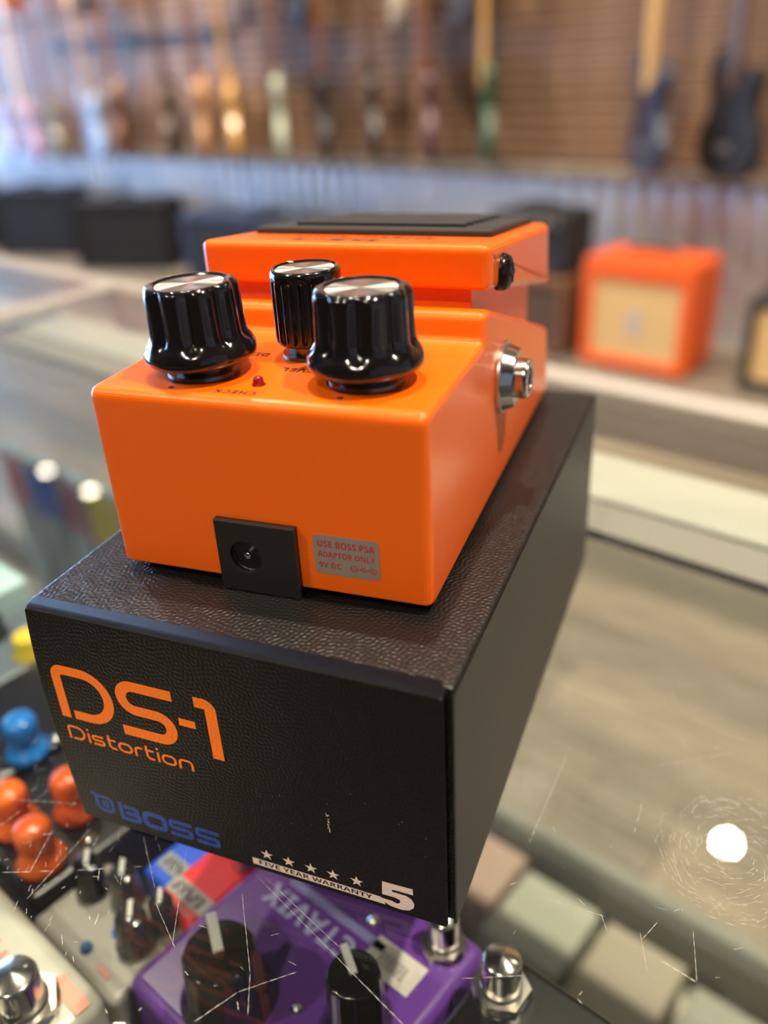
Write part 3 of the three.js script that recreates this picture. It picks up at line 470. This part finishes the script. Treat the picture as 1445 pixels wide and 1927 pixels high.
  stompBox('black pedal with glossy orange knobs, left of the box under the glass', 0.052, 0.048, 0.060, [-0.0645, -0.0225], [0.003, 0.003, 0.0035], { capped: true, rough: 0.3, knobs: [[0.0150, 0.0195, 0.0060, 0.017, orangeKnob], [0.0055, 0.0015, 0.0060, 0.017, orangeKnob], [-0.0045, 0.0170, 0.0060, 0.017, orangeKnob]], screws: [[0.019, 0.0055, 0.0024], [0.0225, 0.011, 0.002], [0.0, -0.006, 0.0024]] });
  stompBox('black pedal with bright blue knobs, next to the orange-knobbed pedal', 0.052, 0.048, 0.060, [-0.1195, -0.0365], [0.003, 0.003, 0.004], { capped: true, rough: 0.3, knobs: [[0.0225, 0.0115, 0.0062, 0.017, blueKnob], [0.004, 0.022, 0.0062, 0.017, blueKnob]], screws: [[0.024, 0.001, 0.0024], [0.018, 0.022, 0.002]] });
  stompBox('dark slate pedal with one yellow knob, next to the blue-knobbed pedal', 0.048, 0.046, 0.060, [-0.1705, -0.050], [0.10, 0.13, 0.16], { knobs: [[0.0165, -0.008, 0.0075, 0.010, yellow], [-0.0085, -0.004, 0.0065, 0.010, M.blackGloss]], switches: [[0.0, 0.018]] });
  stompBox('pale blue-green pedal far along the black shelf', 0.060, 0.050, 0.060, [-0.236, -0.056], [0.50, 0.72, 0.74], { knobs: [[0.014, -0.012, 0.007, 0.012, M.blackGloss, 0.6], [-0.014, -0.012, 0.007, 0.012, M.blackGloss, 0.2]], switches: [[0, 0.018]] });
  stompBox('slate blue pedal beside the divider at the far end of the shelf', 0.060, 0.050, 0.060, [-0.335, -0.050], [0.15, 0.20, 0.24], { knobs: [[0.012, -0.012, 0.007, 0.012], [-0.012, -0.012, 0.007, 0.012]], switches: [[0, 0.018]] });
}
// boxes on the deck far below the glass
function deckBox(label, w, h, d, x, z, color, turn = 0, lid) {
  const t = thing('parts_box', label, 'box', [x, 0.565, z], turn);
  mesh('carton', rbox(w, h, d, 0.002, 0, h / 2, 0, 2), mat(color, 0.6), t); mesh('lid', rbox(w + 0.002, h * 0.3, d + 0.002, 0.002, 0, h * 0.86, 0, 2), mat(lid || color, 0.6), t);
}
deckBox('pale green box on the case floor, beside the black box corner', 0.052, 0.05, 0.055, -0.018, -0.262, [0.29, 0.29, 0.235]);
deckBox('salmon pink box on the case floor, left of the pale green box', 0.034, 0.05, 0.05, -0.068, -0.272, [0.32, 0.225, 0.18]);
deckBox('tan box on the case floor, right of the pale green box', 0.05, 0.045, 0.06, 0.040, -0.262, [0.27, 0.235, 0.18]);
deckBox('olive grey box on the case floor at the right', 0.06, 0.045, 0.06, 0.105, -0.255, [0.22, 0.215, 0.18]);
// upright packets behind the front glass on the left
[[-0.68, 'slate string packet with red label behind the front glass, leftmost', [0.36, 0.06, 0.04]], [-0.625, 'slate string packet with blue label behind the front glass', [0.04, 0.08, 0.34]], [-0.57, 'slate string packet with maroon label behind the front glass', [0.22, 0.04, 0.06]], [-0.515, 'slate string packet with yellow label behind the front glass', [0.42, 0.36, 0.05]]].forEach(([x, label, c], i) => {
  const t = thing('string_packet', label, 'packet', [x, 0.565, -0.30], 0.1 * (i % 2 ? 1 : -1));
  mesh('packet', rbox(0.048, 0.20, 0.012, 0.002, 0, 0.10, 0, 2), mat([0.22, 0.27, 0.28], 0.45), t); mesh('packet_label', box(0.044, 0.055, 0.0012, 0, 0.165, 0.0062), mat(c, 0.5), t);
});

// ---------------------------------------------------------------- amplifiers along the far wall
function amp(name, label, w, h, d, pos, turn, o) {
  const t = thing(name, label, 'amplifier', pos, turn);
  const cab = mat(o.cab, o.rough ?? 0.5), e = o.edge ?? 0.045, f = 0.012;
  const s = roundedShape([[-w / 2, f, 0.02], [w / 2, f, 0.02], [w / 2, h, 0.02], [-w / 2, h, 0.02]]), hole = new THREE.Path();
  const g0 = [-w / 2 + e, f + e], g1 = [w / 2 - e, h - (o.top ?? e)]; hole.moveTo(...g0); hole.lineTo(g1[0], g0[1]); hole.lineTo(...g1); hole.lineTo(g0[0], g1[1]); hole.closePath(); s.holes.push(hole);
  mesh('cabinet', merge(extrude(s, 0.03, 0.006).translate(0, 0, d / 2 - 0.03), extrude(roundedShape([[-w / 2, f, 0.02], [w / 2, f, 0.02], [w / 2, h, 0.02], [-w / 2, h, 0.02]]), d - 0.03, 0.006).translate(0, 0, -d / 2)), cab, t);
  const gr = mesh('grille', box(g1[0] - g0[0], g1[1] - g0[1], 0.008, 0, (g0[1] + g1[1]) / 2, d / 2 - 0.014), o.grille, t);
  if (o.logo) { const l = mesh('badge', extrude(roundedShape(o.logo.map(([x, y]) => [x * w, y * h, 0.004])), 0.004).translate(0, (g0[1] + g1[1]) / 2, d / 2 - 0.011), mat([0.42, 0.40, 0.38], 0.4), gr); }
  if (o.panel) { mesh('control_panel', box(w - 2 * e, 0.03, 0.006, 0, h - 0.03, d / 2 + 0.001), o.panel, t); for (let i = 0; i < 5; i++) mesh('knob', cyl(0.007, 0.008, 0.012, 0, 0, 0, 12).rotateX(Math.PI / 2).translate(-w / 2 + e + 0.03 + i * (w - 2 * e - 0.06) / 4, h - 0.03, d / 2 + 0.009), M.blackGloss, t); }
  if (!o.bare) mesh('handle', new THREE.TubeGeometry(new THREE.CatmullRomCurve3([[-0.09, 0], [-0.08, 0.018], [-0.04, 0.026], [0.04, 0.026], [0.08, 0.018], [0.09, 0]].map(([x, y]) => new THREE.Vector3(x, h + y - 0.004, 0))), 20, 0.008, 8), M.blackMatte, t);
  for (const sx of [-1, 1]) for (const sz of [-1, 1]) mesh('foot', cyl(0.014, 0.016, f + 0.004, sx * (w / 2 - 0.04), (f + 0.004) / 2, sz * (d / 2 - 0.04), 14), M.blackMatte, t);
  return t;
}
const cloth = noiseField([[20, 0.4], [60, 0.4]]);
const tan = mat(0xffffff, 0.8, { map: dataTex(256, (u, v) => { const s = 0.09 * cloth(u, v); return [0.80 + s, 0.66 + s, 0.44 + s]; }, true, 0.05) });
const dark = mat([0.006, 0.006, 0.007], 0.8);
amp('guitar_amplifier', 'bright orange combo amplifier with tan grille on the floor', 0.42, 0.41, 0.25, [-1.19, 0, -2.975], 0, { cab: [0.74, 0.10, 0.003], grille: tan, edge: 0.04, top: 0.075, logo: [[-0.06, -0.12], [0.06, -0.12], [0.045, 0.06], [0.0, 0.12], [-0.045, 0.06]], rough: 0.55 });
amp('guitar_amplifier', 'black combo amplifier with tan grille, right of the orange amplifier', 0.42, 0.33, 0.24, [-0.585, 0, -2.99], 0, { cab: [0.02, 0.018, 0.017], grille: tan, edge: 0.035, logo: null });
amp('guitar_amplifier', 'brown speaker cabinet standing between orange pedal and orange amplifier', 0.44, 0.30, 0.27, [-1.70, 0, -3.0], 0, { cab: [0.14, 0.06, 0.022], grille: mat([0.08, 0.04, 0.02], 0.8), edge: 0.03, bare: true });
amp('amplifier_head', 'black amplifier head standing on the brown speaker cabinet', 0.34, 0.235, 0.22, [-1.685, 0.3005, -3.02], 0, { cab: [0.014, 0.013, 0.013], grille: dark, edge: 0.03, panel: M.nickel });
amp('guitar_amplifier', 'large black amplifier on the floor, far left behind the counter', 0.62, 0.40, 0.28, [-4.62, 0, -3.06], 0.5, { cab: [0.004, 0.004, 0.005], grille: dark, edge: 0.04, rough: 0.85 });
amp('guitar_amplifier', 'black amplifier at the left end of the row by the wall', 0.60, 0.42, 0.28, [-5.55, 0, -3.02], 0.4, { cab: [0.004, 0.004, 0.005], grille: dark, edge: 0.04, rough: 0.85 });
amp('guitar_amplifier', 'small black amplifier in front of the metal wall at the far left edge', 0.5, 0.40, 0.28, [-6.35, 0, -2.85], 0.5, { cab: [0.004, 0.004, 0.005], grille: dark, edge: 0.04, rough: 0.85 });
amp('guitar_amplifier', 'navy blue amplifier half hidden behind the raised part of the orange pedal', 0.52, 0.40, 0.27, [-3.62, 0, -3.05], 0.1, { cab: [0.014, 0.022, 0.05], grille: dark, edge: 0.04 });
amp('guitar_amplifier', 'low black amplifier next to the navy amplifier, behind the orange pedal', 0.5, 0.38, 0.27, [-3.03, 0, -3.05], 0, { cab: [0.015, 0.015, 0.017], grille: dark, edge: 0.04 });

// ---------------------------------------------------------------- guitars hung on the slat wall
const outlines = {
  double: [[0, 0], [0.10, 0.008], [0.155, 0.06], [0.158, 0.12], [0.125, 0.19], [0.118, 0.235], [0.145, 0.29], [0.150, 0.345], [0.125, 0.375], [0.09, 0.345], [0.06, 0.315], [0.03, 0.31], [-0.03, 0.31], [-0.06, 0.325], [-0.085, 0.37], [-0.12, 0.41], [-0.15, 0.395], [-0.15, 0.33], [-0.122, 0.25], [-0.125, 0.20], [-0.158, 0.125], [-0.155, 0.06], [-0.10, 0.008]],
  single: [[0, 0], [0.10, 0.008], [0.163, 0.07], [0.16, 0.14], [0.118, 0.215], [0.115, 0.25], [0.135, 0.31], [0.115, 0.35], [0.085, 0.335], [0.055, 0.31], [0.03, 0.335], [-0.03, 0.40], [-0.08, 0.41], [-0.128, 0.375], [-0.138, 0.32], [-0.115, 0.245], [-0.12, 0.205], [-0.16, 0.14], [-0.163, 0.07], [-0.10, 0.008]],
};
const bodyGeo = {};
for (const k of Object.keys(outlines)) {
  const c = new THREE.CatmullRomCurve3(outlines[k].map(([x, y]) => new THREE.Vector3(x, y, 0)), true, 'centripetal').getPoints(90);
  bodyGeo[k] = extrude(new THREE.Shape(c.slice(0, -1).map((q) => V2(q.x, q.y))), 0.044, 0.006, 3).translate(0, 0, -0.022);
}
const neckGeo = rbox(0.05, 0.50, 0.022, 0.008, 0, 0.33 + 0.22, 0.012, 3), boardGeo = rbox(0.052, 0.52, 0.007, 0.002, 0, 0.30 + 0.24, 0.0265, 1);
const headGeo = extrude(roundedShape([[-0.024, 0.795, 0.004], [0.024, 0.795, 0.004], [0.04, 0.84, 0.012], [0.035, 0.97, 0.02], [-0.02, 0.985, 0.015], [-0.045, 0.86, 0.012]]), 0.014, 0.002).translate(0, 0, 0.006);
const pickGeo = rbox(0.07, 0.02, 0.008, 0.003, 0, 0, 0.025, 1), bridgeGeo = rbox(0.08, 0.03, 0.01, 0.003, 0, 0.10, 0.026, 1), pinGeo = cyl(0.004, 0.004, 0.02, 0, 0, 0, 8).rotateZ(Math.PI / 2);
const bridgeMat = mat([0.25, 0.24, 0.22], 0.5, { metalness: 0.8 }), maple = mat([0.62, 0.38, 0.13], 0.35), rosewood = mat([0.09, 0.045, 0.028], 0.5), mahogany = mat([0.26, 0.10, 0.04], 0.4);
function guitar(label, x, y, kind, color, neck, board, turn, group, rough = 0.3) {
  const t = thing('electric_guitar', label, 'guitar', [x, y, ZW + 0.205], turn, group);
  mesh('body', bodyGeo[kind], phys(color, rough, { clearcoat: rough > 0.4 ? 0 : 0.3, clearcoatRoughness: 0.15 }), t);
  mesh('neck', neckGeo, neck, t); mesh('fingerboard', boardGeo, board, t); mesh('headstock', headGeo, neck, t);
  for (const py of [0.155, 0.235]) mesh('pickup', pickGeo, M.blackMatte, t).position.y = py;
  mesh('bridge', bridgeGeo, bridgeMat, t);
  for (let i = 0; i < 6; i++) mesh('tuning_peg', pinGeo, M.chrome, t).position.set(i % 2 ? 0.042 : -0.046, 0.865 + Math.floor(i / 2) * 0.035, 0.013);
  mesh('wall_hook', merge(cyl(0.006, 0.006, 0.185, 0, 0, 0, 8).rotateX(Math.PI / 2).translate(0, 0.80, -0.0925).rotateY(-turn), box(0.075, 0.012, 0.012, 0, 0.80, 0.0), box(0.012, 0.012, 0.04, -0.034, 0.80, 0.015), box(0.012, 0.012, 0.04, 0.034, 0.80, 0.015)), M.blackMatte, t);
  return t;
}
const T = -0.75, yb = 0.635;
const row = 'guitars hung low on the slat wall';
guitar('glossy black guitar hung at the far right above the amplifiers', -1.03, 0.655, 'single', [0.005, 0.005, 0.005], rosewood, rosewood, -0.62, row, 0.75);
guitar('slate blue guitar with maple neck, second from the right', -1.33, 0.655, 'double', [0.022, 0.032, 0.055], maple, maple, -0.80, row);
guitar('dark green guitar with maple neck hung above the raised pedal top', -2.04, 0.675, 'double', [0.03, 0.085, 0.04], maple, maple, -0.88, row);
guitar('dark maroon guitar with reddish brown neck, left of the green guitar', -2.34, 0.67, 'single', [0.065, 0.012, 0.03], mahogany, mahogany, -0.88, row);
guitar('black guitar with dark neck, left of the maroon guitar', -2.66, 0.665, 'single', [0.01, 0.009, 0.008], rosewood, rosewood, -0.80, row);
guitar('slim black guitar, right of the pale mint guitar', -2.952, 0.655, 'double', [0.014, 0.012, 0.01], mahogany, rosewood, -0.86, row);
guitar('pale mint green guitar hung in the low row', -3.268, 0.65, 'double', [0.50, 0.58, 0.46], mahogany, rosewood, -0.78, row);
guitar('butterscotch yellow guitar, left of the mint guitar', -3.616, 0.64, 'single', [0.72, 0.40, 0.10], maple, maple, -0.76, row);
guitar('tan natural wood guitar, left of the butterscotch guitar', -3.858, 0.64, 'double', [0.48, 0.26, 0.11], mahogany, rosewood, -0.82, row);
guitar('dark brown guitar with long dark neck, left of the tan guitar', -4.14, 0.637, 'single', [0.055, 0.032, 0.022], rosewood, rosewood, -0.86, row);
guitar('brown sunburst guitar right of the shiny pale blue guitar', -4.629, 0.637, 'double', [0.17, 0.07, 0.025], mahogany, rosewood, -0.80, row);
guitar('shiny pale blue guitar hung in the left part of the low row', -4.934, 0.6, 'double', [0.36, 0.48, 0.66], maple, rosewood, -0.30, row, 0.12);
guitar('olive gold guitar left of the shiny pale blue guitar', -5.404, 0.58, 'single', [0.20, 0.17, 0.06], mahogany, rosewood, -0.34, row, 0.12);
guitar('pink lilac guitar near the left edge of the low row', -5.706, 0.56, 'double', [0.55, 0.36, 0.50], maple, maple, -0.28, row, 0.12);
guitar('pale lilac guitar at the left edge of the low row', -6.055, 0.56, 'double', [0.48, 0.46, 0.72], maple, rosewood, -0.28, row, 0.12);
const up = 'guitars hung high on the slat wall';
guitar('bright orange guitar high on the wall at the upper left corner', -5.56, 1.42, 'single', [0.80, 0.19, 0.01], mahogany, rosewood, -0.75, up);
guitar('dark grey guitar high on the wall, leftmost of the dark ones', -4.78, 1.36, 'double', [0.05, 0.05, 0.055], mahogany, rosewood, -0.7, up);
guitar('black guitar high on the wall above the butterscotch guitar', -3.44, 1.22, 'double', [0.012, 0.012, 0.014], rosewood, rosewood, -0.7, up);
guitar('black guitar high on the wall above the mint guitar', -3.11, 1.20, 'single', [0.014, 0.013, 0.013], rosewood, rosewood, -0.5, up);
guitar('cream guitar high on the wall above the black guitar', -2.50, 1.20, 'double', [0.62, 0.52, 0.38], maple, rosewood, -0.8, up);
guitar('charcoal guitar high on the wall above the dark green guitar', -2.19, 1.18, 'single', [0.045, 0.04, 0.038], rosewood, rosewood, -0.6, up);
{
  const r = thing('hanger_rail', 'dark horizontal hanger rail on the slat wall, upper left', 'rail', [0, 0, 0]);
  mesh('bar', rbox(1.75, 0.035, 0.03, 0.005, -4.62, 1.24, ZW + 0.036), M.blackMatte, r); for (const x of [-5.3, -4.6, -3.9]) mesh('clip', box(0.03, 0.08, 0.03, x, 1.24, ZW + 0.033), M.blackMatte, r);
}

renderer.render(scene, camera);
